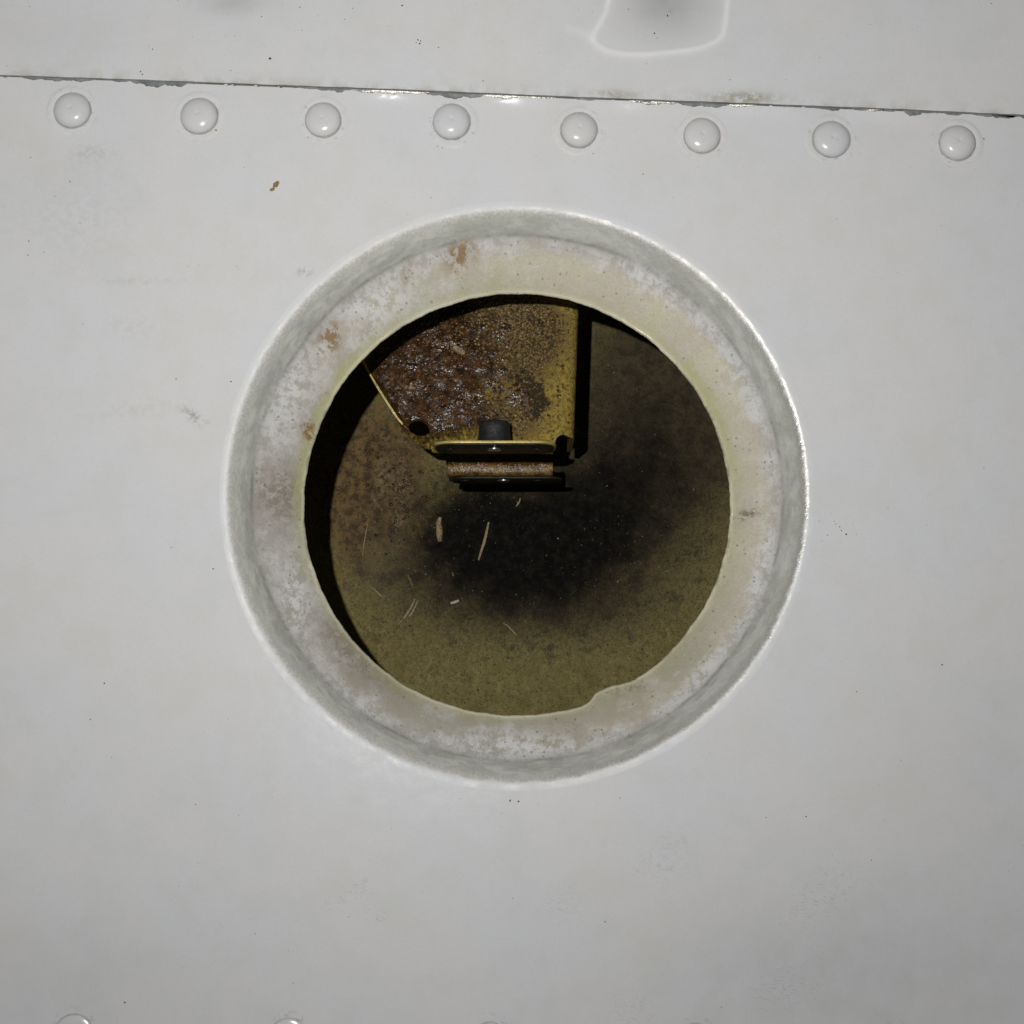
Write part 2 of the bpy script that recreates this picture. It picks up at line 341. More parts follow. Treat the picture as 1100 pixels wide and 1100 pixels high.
def tag(o, label, cat, group=None):
    o['label'] = label; o['category'] = cat
    if group: o['group'] = group
    return o
def struct(o): o['kind'] = 'structure'; return o
def sharp(o, deg=35):
    me = o.data; bm = bmesh.new(); bm.from_mesh(me)
    for e in bm.edges:
        if len(e.link_faces) == 2 and e.calc_face_angle(0) > math.radians(deg): e.smooth = False
    bm.to_mesh(me); bm.free(); return o
def bevel(o, w, seg=2, deg=30):
    me = o.data; bm = bmesh.new(); bm.from_mesh(me)
    es = [e for e in bm.edges if len(e.link_faces) == 2 and e.calc_face_angle(0) > math.radians(deg)]
    bmesh.ops.bevel(bm, geom=es, offset=w*P, segments=seg, profile=0.6, affect='EDGES', clamp_overlap=True)
    bm.to_mesh(me); bm.free()
    me.polygons.foreach_set('use_smooth', [True]*len(me.polygons)); return sharp(o, 40)
def prism(name, pts, z0, z1, mat, parent, axis='z', bev=0.0, hole=None, loc=None):
    "polygon pts (2-D) swept along an axis: z -> (x,y), y -> (x,z)"
    n = len(pts)
    f = (lambda p, t: (p[0], p[1], t)) if axis == 'z' else ((lambda p, t: (p[0], t, p[1])) if axis == 'y' else (lambda p, t: (t, p[0], p[1])))
    v = [f(p, z0) for p in pts]+[f(p, z1) for p in pts]
    fa = [tuple(range(n)), tuple(range(2*n-1, n-1, -1))]+[(i, (i+1) % n, n+(i+1) % n, n+i) for i in range(n)]
    o = obj(name, v, fa, mat, parent, smooth=False, loc=loc)
    if bev: bevel(o, bev)
    return o
def lathe(name, prof, mat, parent=None, loc=None, seg=32, axis='z', share=None):
    loc = loc or Vector((0, 0, 0)); v, fa = [], []
    k = len(prof)
    for i in range(seg):
        a = 2*math.pi*i/seg
        for r, h in prof:
            p = (r*math.cos(a), r*math.sin(a), h) if axis == 'z' else (r*math.cos(a), h, r*math.sin(a))
            v.append(loc+Vector(p))
    for i in range(seg):
        jn = (i+1) % seg
        for t in range(k-1): fa.append((i*k+t, jn*k+t, jn*k+t+1, i*k+t+1))
    fa.append(tuple(i*k for i in range(seg))); fa.append(tuple(i*k+k-1 for i in range(seg)))
    return sharp(obj(name, v, fa, mat, parent, loc=loc), 50)
def fbm1(x, s=0):
    return sum(math.sin(x*f+s*1.7+f)*a for f, a in ((1, .5), (2.3, .3), (5.1, .2), (11.7, .12)))

# ------------------------------------------------------------------ cavity behind the panel
XL, XR, YB, YT = -640, 640, -640, 430
def grid(x0, x1, y0, y1, st, z):
    nx, ny = int((x1-x0)/st)+1, int((y1-y0)/st)+1
    v = [(x0+(x1-x0)*i/nx, y0+(y1-y0)*k/ny, z) for i in range(nx+1) for k in range(ny+1)]
    return v, [(i*(ny+1)+k, (i+1)*(ny+1)+k, (i+1)*(ny+1)+k+1, i*(ny+1)+k+1) for i in range(nx) for k in range(ny)]
fl = struct(obj('cavity_floor', *grid(XL, XR, YB, YT, 6.0, ZF), MF.m)); bake(fl, MF)
for nm, (a, b) in {'unseen_wall_left': ((XL, YB), (XL, YT)), 'unseen_wall_right': ((XR, YB), (XR, YT)), 'unseen_wall_bottom': ((XL, YB), (XR, YB)), 'unseen_wall_top': ((XL, YT), (XR, YT))}.items():  # unseen walls added to keep stray light out of the cavity
    cx_, cy_ = (a[0]+b[0])/2, (a[1]+b[1])/2
    if a[0] == b[0]:
        s_ = 12 if a[0] > 0 else -12; pts = [a, b, (b[0]+s_, b[1]), (a[0]+s_, a[1])]
    else:
        s_ = 12 if a[1] > 0 else -12; pts = [a, b, (b[0], b[1]+s_), (a[0], a[1]+s_)]
    struct(prism(nm, pts, ZF-4, -8.5, M_wall, None))

# ------------------------------------------------------------------ lower skin panel with flanged hole
low = empty('riveted_panel', C0, 'large off-white painted metal panel with the round flanged hole and rivet row', 'metal panel')
GAPS = [0.2, 0.5, 4.6, 4.6, 4.6, 4.6, 4.4]
def gap(x):
    return 0.25+0.75*max(0, min(1, (x+240)/60.0))*(1-0.5*max(0, min(1, (x-250)/80.0)))
def panel_z(x, y):
    d = seam_y(x)-y
    z = 0.0
    if d < 60:
        for i, (a, b) in enumerate(zip(RIV, RIV[1:])):
            if a.x <= x <= b.x:
                t = (x-a.x)/(b.x-a.x); z += GAPS[i]*(math.sin(math.pi*t)**2)*0.5*(1-math.tanh((d-10.0)/6.0))
    for r in RIV+RIV_LOW:
        q = (x-r.x)**2+(y-r.y)**2
        if q < 3600: z -= 1.1*math.exp(-q/420.0)
    return z
rings = [R_OUT+6+i*5.0 for i in range(64)]
while rings[-1] < 1250: rings.append(rings[-1]*1.045)
NA = 640
v, fa = [], []
for r in rings:
    for i in range(NA):
        a = 2*math.pi*i/NA; v.append((C0.x+r*math.cos(a), C0.y+r*math.sin(a), 0))
for k in range(len(rings)-1):
    for i in range(NA): fa.append((k*NA+i, k*NA+(i+1) % NA, (k+1)*NA+(i+1) % NA, (k+1)*NA+i))
me = bpy.data.meshes.new('sheet'); me.from_pydata(v, [], fa)
bm = bmesh.new(); bm.from_mesh(me)
def cut(co, no):
    bmesh.ops.bisect_plane(bm, geom=bm.verts[:]+bm.edges[:]+bm.faces[:], plane_co=co, plane_no=no, clear_outer=True, dist=1e-4)
for co, no in (((-900, 0, 0), (-1, 0, 0)), ((900, 0, 0), (1, 0, 0)), ((0, -800, 0), (0, -1, 0))): cut(co, no)
s0, s1 = SEAM[0], SEAM[-1]
n_ = Vector((-(s1.y-s0.y), s1.x-s0.x, 0)).normalized()
cut(tuple(s0+n_*6), tuple(n_))
for vt in bm.verts:           # pull the top edge onto the slightly uneven seam line
    sy = seam_y(vt.co.x)
    if vt.co.y > sy-8: vt.co.y = sy-8+(vt.co.y-(sy-8))*0.5 if vt.co.y > sy else vt.co.y
    if vt.co.y > sy-gap(vt.co.x): vt.co.y = sy-gap(vt.co.x)+0.3*fbm1(vt.co.x*0.09)
    vt.co.z = panel_z(vt.co.x, vt.co.y)
    if vt.co.y > sy-6: vt.co.y -= vt.co.z*0.36
edge_v = [e for e in bm.edges if e.is_boundary and all(vv.co.y > seam_y(vv.co.x)-4 for vv in e.verts)]
ex = bmesh.ops.extrude_edge_only(bm, edges=edge_v)
for g in ex['geom']:
    if isinstance(g, bmesh.types.BMVert): g.co.z -= 6.0
bmesh.ops.scale(bm, vec=(P, P, P), verts=bm.verts)
bmesh.ops.translate(bm, vec=-low.location, verts=bm.verts)
bmesh.ops.recalc_face_normals(bm, faces=bm.faces)
bm.to_mesh(me); bm.free()
me.polygons.foreach_set('use_smooth', [True]*len(me.polygons)); me.materials.append(ML.m)
sheet = bpy.data.objects.new('sheet', me); COL.objects.link(sheet); sheet.parent = low
# object coordinates of the material are meant in scene space: keep every mesh's own origin at the scene origin
me.transform(Matrix.Translation(low.location)); sheet.location = -low.location
sharp(sheet, 50)
bake(sheet, ML)
at = me.attributes.new('rivet_offset', 'FLOAT_VECTOR', 'POINT')      # offset to the nearest rivet, for the dirt rings
co = np.empty(len(me.vertices)*3); me.vertices.foreach_get('co', co); co = co.reshape(-1, 3)/P
rv = np.array([(r.x, r.y) for r in RIV+RIV_LOW]); dd = co[:, None, :2]-rv[None]
ni = np.argmin((dd**2).sum(2), 1); off = np.zeros((len(co), 3), np.float32); off[:, :2] = dd[np.arange(len(co)), ni]
at.data.foreach_set('vector', off.ravel())
at = me.attributes.new('rivet_near', 'FLOAT', 'POINT'); at.data.foreach_set('value', (np.hypot(off[:, 0], off[:, 1]) < 42).astype(np.float32))

# the flange: convex bend, steep band, crease, shallow cone, cut lip, underside
prof = [(R_OUT+a, b) for a, b in [(6, 0), (2, 0), (-1, -0.4), (-4, -1.6), (-7, -3.8), (-10, -7), (-13, -11), (-16, -15.6), (-19, -20.4), (-22, -25), (-25, -29), (-28, -32.6), (-32, -36.8),
        (-38, -42.5), (-46, -50), (-54, -58), (-62, -66.5), (-68, -73.4), (-71.2, -77.0), (-72.0, -77.4), (-72.8, -77.9), (-73.6, -78.7), (-74.2, -79.8), (-74.0, -81.5), (-72, -83), (-60, -70), (-30, -40), (-12, -17), (-4, -8), (6, -6)]]
nb = pix(652, 741, -79); na_ = math.atan2(nb.y-C0.y, nb.x-C0.x)
v, fa = [], []; NA = 720; K = len(prof)
for i in range(NA):
    a = 2*math.pi*i/NA
    da = (a-na_+math.pi) % (2*math.pi)-math.pi
    # small tongue left on the lip: steep on one side, drawn out on the other
    bumpin = 9.0*(1/(1+math.exp(-(da+0.075)/0.012)))*(1/(1+math.exp((da-0.085)/0.035)))
    for k, (r, z) in enumerate(prof):
        t = max(0.0, min(1.0, (R_OUT-18-r)/54.0))
        wob = (0.9*fbm1(a*3, 1)+0.25*fbm1(a*23, 3))*min(1, max(0, (R_OUT-10-r)/20.0))
        rr = r+wob-bumpin*t**4+0.5*fbm1(a*40, 2)*(t**6)
        zz = z+0.5*fbm1(a*5, k*0.2)*min(1, max(0, (R_OUT-6-r)/14.0))-bumpin*0.5*t**4
        v.append((C0.x+rr*math.cos(a), C0.y+rr*math.sin(a)-3.0*t, zz))
for i in range(NA):
    for k in range(K-1): fa.append((i*K+k, i*K+k+1, ((i+1) % NA)*K+k+1, ((i+1) % NA)*K+k))
fg = obj('hole_flange', v, fa, MG.m, low)
at = fg.data.attributes.new('nominal_radius', 'FLOAT', 'POINT')
at.data.foreach_set('value', [prof[k][0]-2.5 for i in range(NA) for k in range(K)])
bake(fg, MG)
fg['label'] = 'worn dished flange ring round the hole, paint rubbed to bare metal'
for o in [fg]:
    o.location = -low.location
# strip under the seam
ss_ = [(p.x, p.y) for p in SEAM]
st = prism('splice_strip', [(x, y+26) for x, y in ss_]+[(x, y-52) for x, y in reversed(ss_)], -14, -7.2, M_dark, low)
# rivets: low domed heads with a faint centre dimple
rp = [(30, 0.35), (27.6, 0.95), (25.4, 1.1), (23.4, 0.95), (21.8, 0.6), (20.9, 0.4), (20.5, 1.4), (20.2, 3.2), (19.3, 5.3), (17.6, 7.3), (15.4, 8.75), (12.6, 9.9), (9.4, 10.7), (6, 11.15), (3.2, 11.3), (1.9, 11.15), (0.9, 10.7), (0.3, 10.6)]
r0 = None
for i, p in enumerate(RIV+RIV_LOW[:3]):
    if r0 is None:
        r0 = lathe('rivet', rp, M_riv, low, p.copy(), 48); o = r0
    else:
        o = r0.copy(); COL.objects.link(o); o.parent = low
        o.location = p*P-low.location
    s = 1+0.02*math.sin(i*2.4); o.scale = (s, s, 1+0.1*math.sin(i*1.9+1))
    if i >= len(RIV): o.scale.z = 0.3
    o.location.z -= 0.9*P
    o.rotation_euler = (math.radians(1.2*math.sin(i*3.1)), math.radians(1.2*math.cos(i*2.2)), i*0.9)

# paint flaked off along the seam edge: (u0, u1, depth, bright?)
def flake(u0, u1, dep, mat, off=0.0, seed=0):
    n = max(6, int((u1-u0)/2.5)); top, bot = [], []
    for i in range(n+1):
        t = i/n; u = u0+(u1-u0)*t
        x = pix(u, 100).x; ys = seam_y(x)-gap(x)-0.3-off-max(0, panel_z(x, seam_y(x)-2))*0.36
        prof_ = (1-abs(2*t-1)**3.0)**0.7 if dep > 2 else math.sin(math.pi*t)**0.5
        dd = (1.25 if u < 300 else 0.95)*dep*prof_*(0.75+0.35*fbm1(u*0.22+seed*3.1, seed))
        yb = ys-max(0.25, dd)
        top.append((x, ys, panel_z(x, ys)+0.45)); bot.append((x, yb, panel_z(x, yb)+0.45))
    v = top+bot; m_ = n+1
    fa = [(i, i+1, m_+i+1, m_+i) for i in range(n)]
    # down-turned rim gives the flake its own thickness
    base = len(v); v += [(x, y-0.3, z-1.3) for x, y, z in bot]; fa += [(m_+i, m_+i+1, base+i+1, base+i) for i in range(n)]
    return obj('paint_chip', v, fa, mat, low)
fl_spec = [(20, 104, 3.6, 0), (0, 9, 1.5, 0), (114, 140, 2.2, 0), (139, 203, 6.2, 0), (203, 213, 2.0, 0), (320, 376, 3.6, 0), (358, 372, 6.2, 0), (340, 400, 2.2, 0), (455, 520, 6.5, 0), (470, 500, 7.6, 0), (618, 640, 2.4, 0), (680, 700, 3, 0),
           (726, 784, 5.2, 0), (838, 852, 2.0, 0), (872, 905, 3.4, 0), (886, 902, 5.4, 0), (914, 934, 3.0, 0), (948, 962, 3.2, 0), (968, 990, 6.4, 0), (985, 1010, 2.5, 0), (1012, 1035, 3.2, 0), (1040, 1096, 3.0, 0), (1064, 1090, 5.4, 0), (1094, 1110, 3, 0),
           (376, 462, 4.4, 1), (518, 566, 4.2, 1), (560, 600, 2.6, 1), (676, 728, 4.6, 1), (780, 812, 3.4, 1), (928, 944, 3.2, 1)]
for i, (a, b, d, br) in enumerate(fl_spec): flake(a, b, d, M_glint if br else M_chip, 0.0 if not br else 0.15, i)

# ------------------------------------------------------------------ upper skin panel
up = empty('riveted_panel', pix(550, 40), 'off-white painted panel above the seam, with a pale curved outline round a grey patch', 'metal panel')
BEAD = [pix(*p) for p in [(655, -60), (654.5, -20), (654, 0), (651, 12), (645, 24), (638, 36), (637, 42), (643, 49), (655, 55), (672, 58), (692, 58.5), (715, 56.5), (738, 54), (756, 50), (770, 44), (777, 37), (780, 22), (782, 2), (783, -30), (783, -60)]]
TAIL = [pix(*p) for p in [(612, 30), (625, 33), (637, 40)]]
def dseg(x, y, L):
    best = 1e9
    for a, b in zip(L, L[1:]):
        ax, ay = b.x-a.x, b.y-a.y; t = max(0, min(1, ((x-a.x)*ax+(y-a.y)*ay)/(ax*ax+ay*ay)))
        best = min(best, math.hypot(x-a.x-t*ax, y-a.y-t*ay))
    return best
bx0, bx1, by0 = min(p.x for p in BEAD)-50, max(p.x for p in BEAD)+20, min(p.y for p in BEAD)-20
xs = []; x = -900.0
while x < 900: xs.append(x); x += 2.0 if bx0 < x < bx1 else 7.0
NT = [0, 0.6, 1.4, 2.5, 4, 6, 8, 10]+[12+2.0*i for i in range(55)]+[125, 150, 180, 220, 260]
v, fa = [], []; pale_v = {}
for x in xs:
    ys = seam_y(x)+0.35+0.45*gap(x)+0.3*fbm1(x*0.11, 5)
    for t in NT:
        y = ys+t; z = 0.3
        if bx0 < x < bx1 and y > by0:
            d = dseg(x, y, BEAD); z += 0.9*math.exp(-(d/4.0)**2)
            d2 = dseg(x, y, TAIL); z += 0.4*math.exp(-(d2/6.0)**2)
            pale_v[len(v)] = min(1.0, math.exp(-(d/3.0)**2)*(0.8+0.2*fbm1(x*0.05+y*0.07))+0.35*math.exp(-(d2/6.0)**2)+0.25*math.exp(-(d/9.0)**2))
        v.append((x, y, z))
m_ = len(NT)
for i in range(len(xs)-1):
    for k in range(m_-1): fa.append((i*m_+k, (i+1)*m_+k, (i+1)*m_+k+1, i*m_+k+1))
base = len(v)
for x in xs: v.append((x, seam_y(x)+0.8+0.45*gap(x), -6.0))
for i in range(len(xs)-1): fa.append((base+i, base+i+1, (i+1)*m_, i*m_))
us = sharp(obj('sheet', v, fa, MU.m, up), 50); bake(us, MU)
at = us.data.attributes.new('bead_pale', 'FLOAT', 'POINT'); at.data.foreach_set('value', [pale_v.get(i, 0.0) for i in range(len(v))])
us.location = -up.location

# ------------------------------------------------------------------ specks of dirt on the panels (too many and small to pick apart)
def specks(name, spots, mat, parent, zf):
    v, fa = [], []
    for (u, vv, r) in spots:
        c = pix(u, vv, 0); z = zf(c.x, c.y); n = 6; a0 = random.random()*6; b = len(v); el = random.uniform(0.5, 1)
        for k in range(n):
            a = a0+k*math.pi*2/n; q = r*random.uniform(0.7, 1.1)
            x_, y_ = q*math.cos(a), q*el*math.sin(a); x_, y_ = x_*math.cos(a0)-y_*math.sin(a0), x_*math.sin(a0)+y_*math.cos(a0)
            v.append((c.x+x_, c.y+y_, z-0.1))
        v.append((c.x, c.y, z+r*0.5))
        fa += [(b+k, b+(k+1) % n, b+n) for k in range(n)]
    o = obj(name, v, fa, mat, parent); o['kind'] = 'stuff'; return o
LS = [(880, 560, 1.0), (896, 560, 0.9), (902, 566, 1.1), (904, 570, 1.3), (909, 574, 1.5), (898, 563, 1.0), (889, 575, 0.8), (883, 581, 0.7), (920, 574, 0.8), (916, 562, 0.6), (893, 551, 0.6), (912, 553, 0.6), (954, 546, 0.7), (995, 564, 0.8), (1057, 503, 1.1), (1012, 714, 1.6), (920, 743, 1.0),
      (60, 211, 0.9), (31, 259, 1.0), (30, 274, 1.1), (47, 271, 0.9), (86, 240, 0.9), (89, 348, 0.9), (189, 407, 1.2), (248, 410, 1.3), (112, 734, 1.2), (97, 773, 1.0), (184, 588, 0.9), (229, 611, 1.3), (210, 864, 0.9), (192, 952, 0.8), (134, 1077, 1.3), (866, 877, 1.2), (823, 878, 0.8), (775, 1082, 0.8), (936, 924, 0.9),
      (691, 187, 1.0), (899, 235, 0.9), (1057, 149, 1.2), (463, 212, 0.8), (33, 169, 1.2), (75, 195, 1.0), (232, 140, 1.5), (68, 107, 1.6), (470, 157, 1.0), (475, 159, 1.0), (637, 165, 1.0), (1020, 174, 1.4), (548, 860, 1.6), (557, 861, 1.4), (578, 864, 0.9), (666, 857, 0.8), (274, 1003, 0.8), (315, 1056, 0.8), (650, 990, 0.9), (375, 985, 0.9)]
for _ in range(130): LS.append((random.uniform(0, 1100), random.choice([random.uniform(165, 300), random.uniform(800, 1100), random.uniform(200, 1100)]), random.uniform(0.3, 0.7)))
LS = [s for s in LS if (pix(s[0], s[1]).xy-C0.xy).length > R_OUT+8 and pix(s[0], s[1]).y < seam_y(pix(s[0], s[1]).x)-8]
specks('dirt_specks', LS, M_speck, low, panel_z)
US = [(290, 63, 2.0), (281, 18, 0.9), (449, 43, 1.5), (451, 47, 1.2), (447, 46, 1.0), (452, 44, 1.0), (432, 6, 1.4), (471, 51, 0.9), (519, 87, 0.9), (784, 86, 1.0), (703, 36, 1.2), (717, 17, 1.4), (675, 10, 1.0), (720, 12, 0.7), (70, 80, 1.2), (151, 77, 1.0), (153, 80, 1.0), (164, 53, 0.9), (322, 8, 0.9), (379, 9, 0.8), (1065, 4, 0.9), (248, 76, 0.8), (370, 21, 0.7), (706, 41, 0.8)]
for _ in range(50): US.append((random.uniform(0, 1100), random.uniform(0, 95), random.uniform(0.3, 0.65)))
US = [s for s in US if pix(s[0], s[1]).y > seam_y(pix(s[0], s[1]).x)+4]
specks('dirt_specks', US, M_speck, up, lambda x, y: 0.45)

# ------------------------------------------------------------------ bracket inside the hole
bk = empty('nut_bracket', pix(515, 470, ZW), 'greasy yellow-primed sheet metal bracket with black nut, seen through the hole', 'bracket')
def Q(u, v_, z): p = pix(u, v_, z); return (p.x, p.y)
YW = YT-1.0                                  # bracket runs up to the cavity's top wall
arc = lambda cu, cv, r, a0, a1, n: [(cu+r*math.cos(math.radians(a0+(a1-a0)*i/n)), cv+r*math.sin(math.radians(a0+(a1-a0)*i/n))) for i in range(n+1)]
wp = [Q(365, 345, ZW), Q(398, 399, ZW), Q(413, 424, ZW), Q(428, 450, ZW), Q(436, 457.5, ZW)]
wp += [Q(u, v_, ZW) for u, v_ in arc(449, 464, 12.5, 205, 380, 9)]
wp += [Q(464, 486, ZW), Q(594, 487, ZW), Q(596, 476, ZW)] + [Q(u, v_, ZW) for u, v_ in [(598, 470.5), (601.5, 467.5), (605, 466.5)]]
xr_t = Q(612, 250, ZW)
wp += [xr_t, (xr_t[0]+3, YW), (Q(365, 345, ZW)[0]-60, YW)]
web = prism('web_plate', wp, ZW-6, ZW, MW.m, bk, bev=0.9)
bm = bmesh.new(); bm.from_mesh(web.data)
for ax, lo2, hi2 in ((0, min(p[0] for p in wp), max(p[0] for p in wp)), (1, min(p[1] for p in wp), max(p[1] for p in wp))):
    t = lo2+6
    while t < hi2:
        no = (1, 0, 0) if ax == 0 else (0, 1, 0)
        bmesh.ops.bisect_plane(bm, geom=bm.verts[:]+bm.edges[:]+bm.faces[:], plane_co=tuple(t*P*c for c in no), plane_no=no, dist=1e-9); t += 8
bm.to_mesh(web.data); bm.free(); bake(web, MW)
# side flange: bend away from the viewer then run down
lo_, hi_ = Q(605, 466.5, ZW), (xr_t[0]+3, YW)
sp = [(-5, -0.3), (-4, 0.12), (0, 0.1), (3.5, -0.4), (7, -1.8), (10, -4.2), (12.4, -7.6), (13.8, -11.5), (14.2, -16), (14.2, -110)]
sp2 = [(-5, -6), (-0.2, -6), (3, -6.6), (6, -9), (8, -13), (8.4, -18), (8.4, -110)]
ring_ = sp+list(reversed(sp2))
v, fa = [], []; rows = 26
for i in range(rows+1):
    t = i/rows; bx, by = lo_[0]+(hi_[0]-lo_[0])*t, lo_[1]+(hi_[1]-lo_[1])*t
    for k, (a, b) in enumerate(ring_):
        # rounded relief at the lower corner
        yy = by-(0 if i else (4.0*math.sin(min(1, a/14.2)*math.pi*0.5)))
        v.append((bx+a, yy, ZW+b))
K = len(ring_)
for i in range(rows):
    for k in range(K): fa.append((i*K+k, i*K+(k+1) % K, (i+1)*K+(k+1) % K, (i+1)*K+k))
fa += [tuple(range(K)), tuple(rows*K+k for k in range(K))]
sf = sharp(obj('side_flange', v, fa, MW.m, bk), 40); bake(sf, MW)
# raised thin lip along the left edge
def ribbon(name, pts, wdt, hgt, mat, parent, loc=None):
    "thin bar of rectangular section along a 3-D polyline"
    v, fa = [], []
    for i, p in enumerate(pts):
        a = pts[max(0, i-1)]; b = pts[min(len(pts)-1, i+1)]
        t = (Vector(b)-Vector(a)).normalized(); s_ = t.cross(Vector((0, 0, 1))).normalized(); p = Vector(p)
        wv = wdt[i] if isinstance(wdt, list) else wdt; hv = hgt[i] if isinstance(hgt, list) else hgt
        up_ = Vector((0, 0, 1))
        v += [p-s_*wv, p+s_*wv, p+s_*wv*0.7+up_*hv, p-s_*wv*0.7+up_*hv]
    n = len(pts)
    for i in range(n-1):
        for k in range(4): fa.append((i*4+k, i*4+(k+1) % 4, (i+1)*4+(k+1) % 4, (i+1)*4+k))
    fa += [(0, 1, 2, 3), ((n-1)*4, (n-1)*4+1, (n-1)*4+2, (n-1)*4+3)]
    return sharp(obj(name, v, fa, mat, parent, loc=loc), 60)
lp = [pix(u, v_, ZW-7) for u, v_ in [(366, 347), (382, 374), (394, 396), (399, 405), (406, 417), (412, 427), (419, 438), (427, 450), (433, 457)]]
ribbon('edge_lip', lp, [2.0, 2.0, 2.0, 1.5, 1.9, 1.7, 2.1, 1.8, 1.4], [9, 9, 10, 9, 10, 9.5, 9, 9, 8], M_prim, bk)
# stub of the turned corner under the relief
stub = prism('corner_tab', [Q(u, v_, ZW-26) for u, v_ in [(424, 447), (432, 456), (440, 463.5), (449, 468), (458, 468), (465, 473), (467, 483), (457, 482), (445, 474), (432, 461)]], ZW-31, ZW-26, MW.m, bk, bev=1.0); bake(stub, MW)

# forward shelf with anchor nut
y0 = pix(530, 476, -165).y
def oval(x0, x1, za, zb, r, n=7):
    pts = []
    for cx_, cz_, a0 in ((x1-r, zb-r, 0), (x0+r, zb-r, 90), (x0+r, za+r, 180), (x1-r, za+r, 270)):
        for i in range(n+1):
            a = math.radians(a0+90*i/n); pts.append((cx_+r*math.cos(a), cz_+r*math.sin(a)))
    return pts
x0, x1 = pix(464, 476, -165).x, pix(598, 478, -170).x
np_ = prism('nut_plate', oval(x0, x1, ZW+1.5, -163, 26), y0-0.2, y0+3.0, M_prim, bk, axis='y', bev=0.8)
und = prism('underside_shade', oval(x0+3, x1-3, ZW+4, -167, 24), y0-1.3, y0-0.1, M_under, np_, axis='y', bev=0.3)  # dark sheet added as the shade under the plate
xc = pix(531, 470, -200).x
zc = -203.0
nut = lathe('nut_barrel', [(0.3, 34), (12, 34), (16.5, 33.0), (18.6, 30.5), (18.9, 24), (19.6, 14), (20.8, 8), (22.4, 4.5), (22.6, 3.6)], M_black, np_, Vector((xc, y0, zc)), 36, 'y')
nut['label'] = 'black nut barrel'
def ring(name, c, r0_, r1_, h, mat, parent):
    return lathe(name, [(r0_, 0), (r0_, -h), ((r0_+r1_)/2, -h-0.5), (r1_, -h), (r1_, 0)], mat, parent, c, 28, 'y')
ring('hole_gleam', Vector((xc, y0-1.5, zc+6)), 0.4, 8.5, 1.6, M_steel, np_)  # steel disc added as the gleam at the bolt hole
for u in (484, 577):
    xx = pix(u, 470, -195).x
    lathe('rivet', [(8.5, 3.2), (8.2, 5.4), (6.2, 7.4), (3, 8.4), (0.3, 8.6)], M_steel, np_, Vector((xx, y0, -196)), 20, 'y')
    ring('rivet_tail', Vector((xx, y0-1.6, -200)), 0.4, 5.5, 1.0, M_under, np_)
# lower clip: rounded strip facing out with its own drilled foot
zl = -266.0
ya, yb = pix(540, 496.5, zl).y, pix(540, 510.5, zl).y
xa, xb = pix(481, 504, zl).x, pix(594, 504, zl).x
cl = []
for a, b in [(ya+3, zl-16), (ya+1, zl-7), (ya-1.5, zl-2.2), (ya-4, zl), (ya-8, zl+0.8), (yb+4, zl+0.2), (yb+1.6, zl-1.6), (yb+0.3, zl-4.5), (yb, zl-9), (yb, zl-52), (yb+4.5, zl-52), (yb+4.5, zl-20)]: cl.append((a, b))
clip = prism('lower_clip', cl, xa, xb, M_rusty, bk, axis='x', bev=0.7)
for p_ in clip.data.polygons: p_.use_smooth = True
sharp(clip, 50)
ft = prism('clip_foot', oval(xa+4, xb+12, zl-56, zl-6, 18), yb-3.0, yb-0.3, M_under, bk, axis='y', bev=0.8)
xg = pix(541, 514, zl-28).x
ring('hole_gleam', Vector((xg, yb-2.9, zl-24)), 0.4, 8.0, 1.4, M_steel, ft)  # same added gleam at the hole in the foot
for u in (500, 578):
    ring('rivet_tail', Vector((pix(u, 514, zl-28).x, yb-2.9, zl-26)), 0.4, 5.5, 0.9, M_under, ft)
bw2 = prism('back_leg', [(xa+16, zl-46), (xb-10, zl-46), (xb-10, zl-52), (xa+16, zl-52)], yb+4, y0+1, M_pit, bk, axis='y')

# ------------------------------------------------------------------ loose debris
def sliver(name, pts, wd, th, z, mat, label, cat, group=None):
    pp = [pix(u, v_, z) for u, v_ in pts]; n = len(pp)
    ws = [wd*(0.35+0.65*math.sin(math.pi*(i+0.6)/(n+0.2))) for i in range(n)]
    c = sum(pp, Vector())/n; c.z = z
    zs = [Vector((p.x, p.y, z+0.1)) for p in pp]
    return tag(ribbon(name, zs, ws, [th*(0.7+0.3*math.sin(i*1.7)) for i in range(n)], mat, None, loc=c), label, cat, group)
G = 'dry bits lying on the cavity floor'
sliver('wood_chip', [(473, 556), (471, 562), (472, 569), (472, 576), (472.5, 582)], 4.6, 4, ZF, M_straw, 'short fat tan chip on the dark cavity floor', 'wood chip', G)
sliver('straw_sliver', [(525, 561), (523.5, 568), (522, 575), (520, 583), (517, 592), (514, 602)], 2.3, 2.5, ZF, M_straw, 'long thin tan sliver in the middle of the dark stain', 'sliver', G)
sliver('straw_sliver', [(446, 643), (443, 650), (439, 657), (434, 664), (428, 671)], 1.9, 3, ZF, M_straw, 'left half of the split sliver lying at lower left of the floor', 'sliver', G)
sliver('straw_sliver', [(449, 645), (446, 652), (442.5, 659), (438, 664)], 1.6, 2.6, ZF, M_straw, 'right, shorter half of the split sliver at lower left of the floor', 'sliver', G)
sliver('dry_fibre', [(540, 669), (545, 672), (550, 677), (554, 681), (556, 684)], 1.2, 2, ZF, M_straw, 'curved tan fibre at the lower edge of the dark stain', 'fibre', G)
sliver('dry_fibre', [(559, 535), (558, 539), (556, 542), (554.5, 544)], 1.3, 2, ZF, M_straw, 'tiny tan fibre just under the bracket', 'fibre', G)
sliver('dry_fibre', [(398, 630), (403, 634), (409, 640), (413, 641)], 1.2, 2, ZF, M_straw, 'bent tan fibre near the left shadow edge of the floor', 'fibre', G)
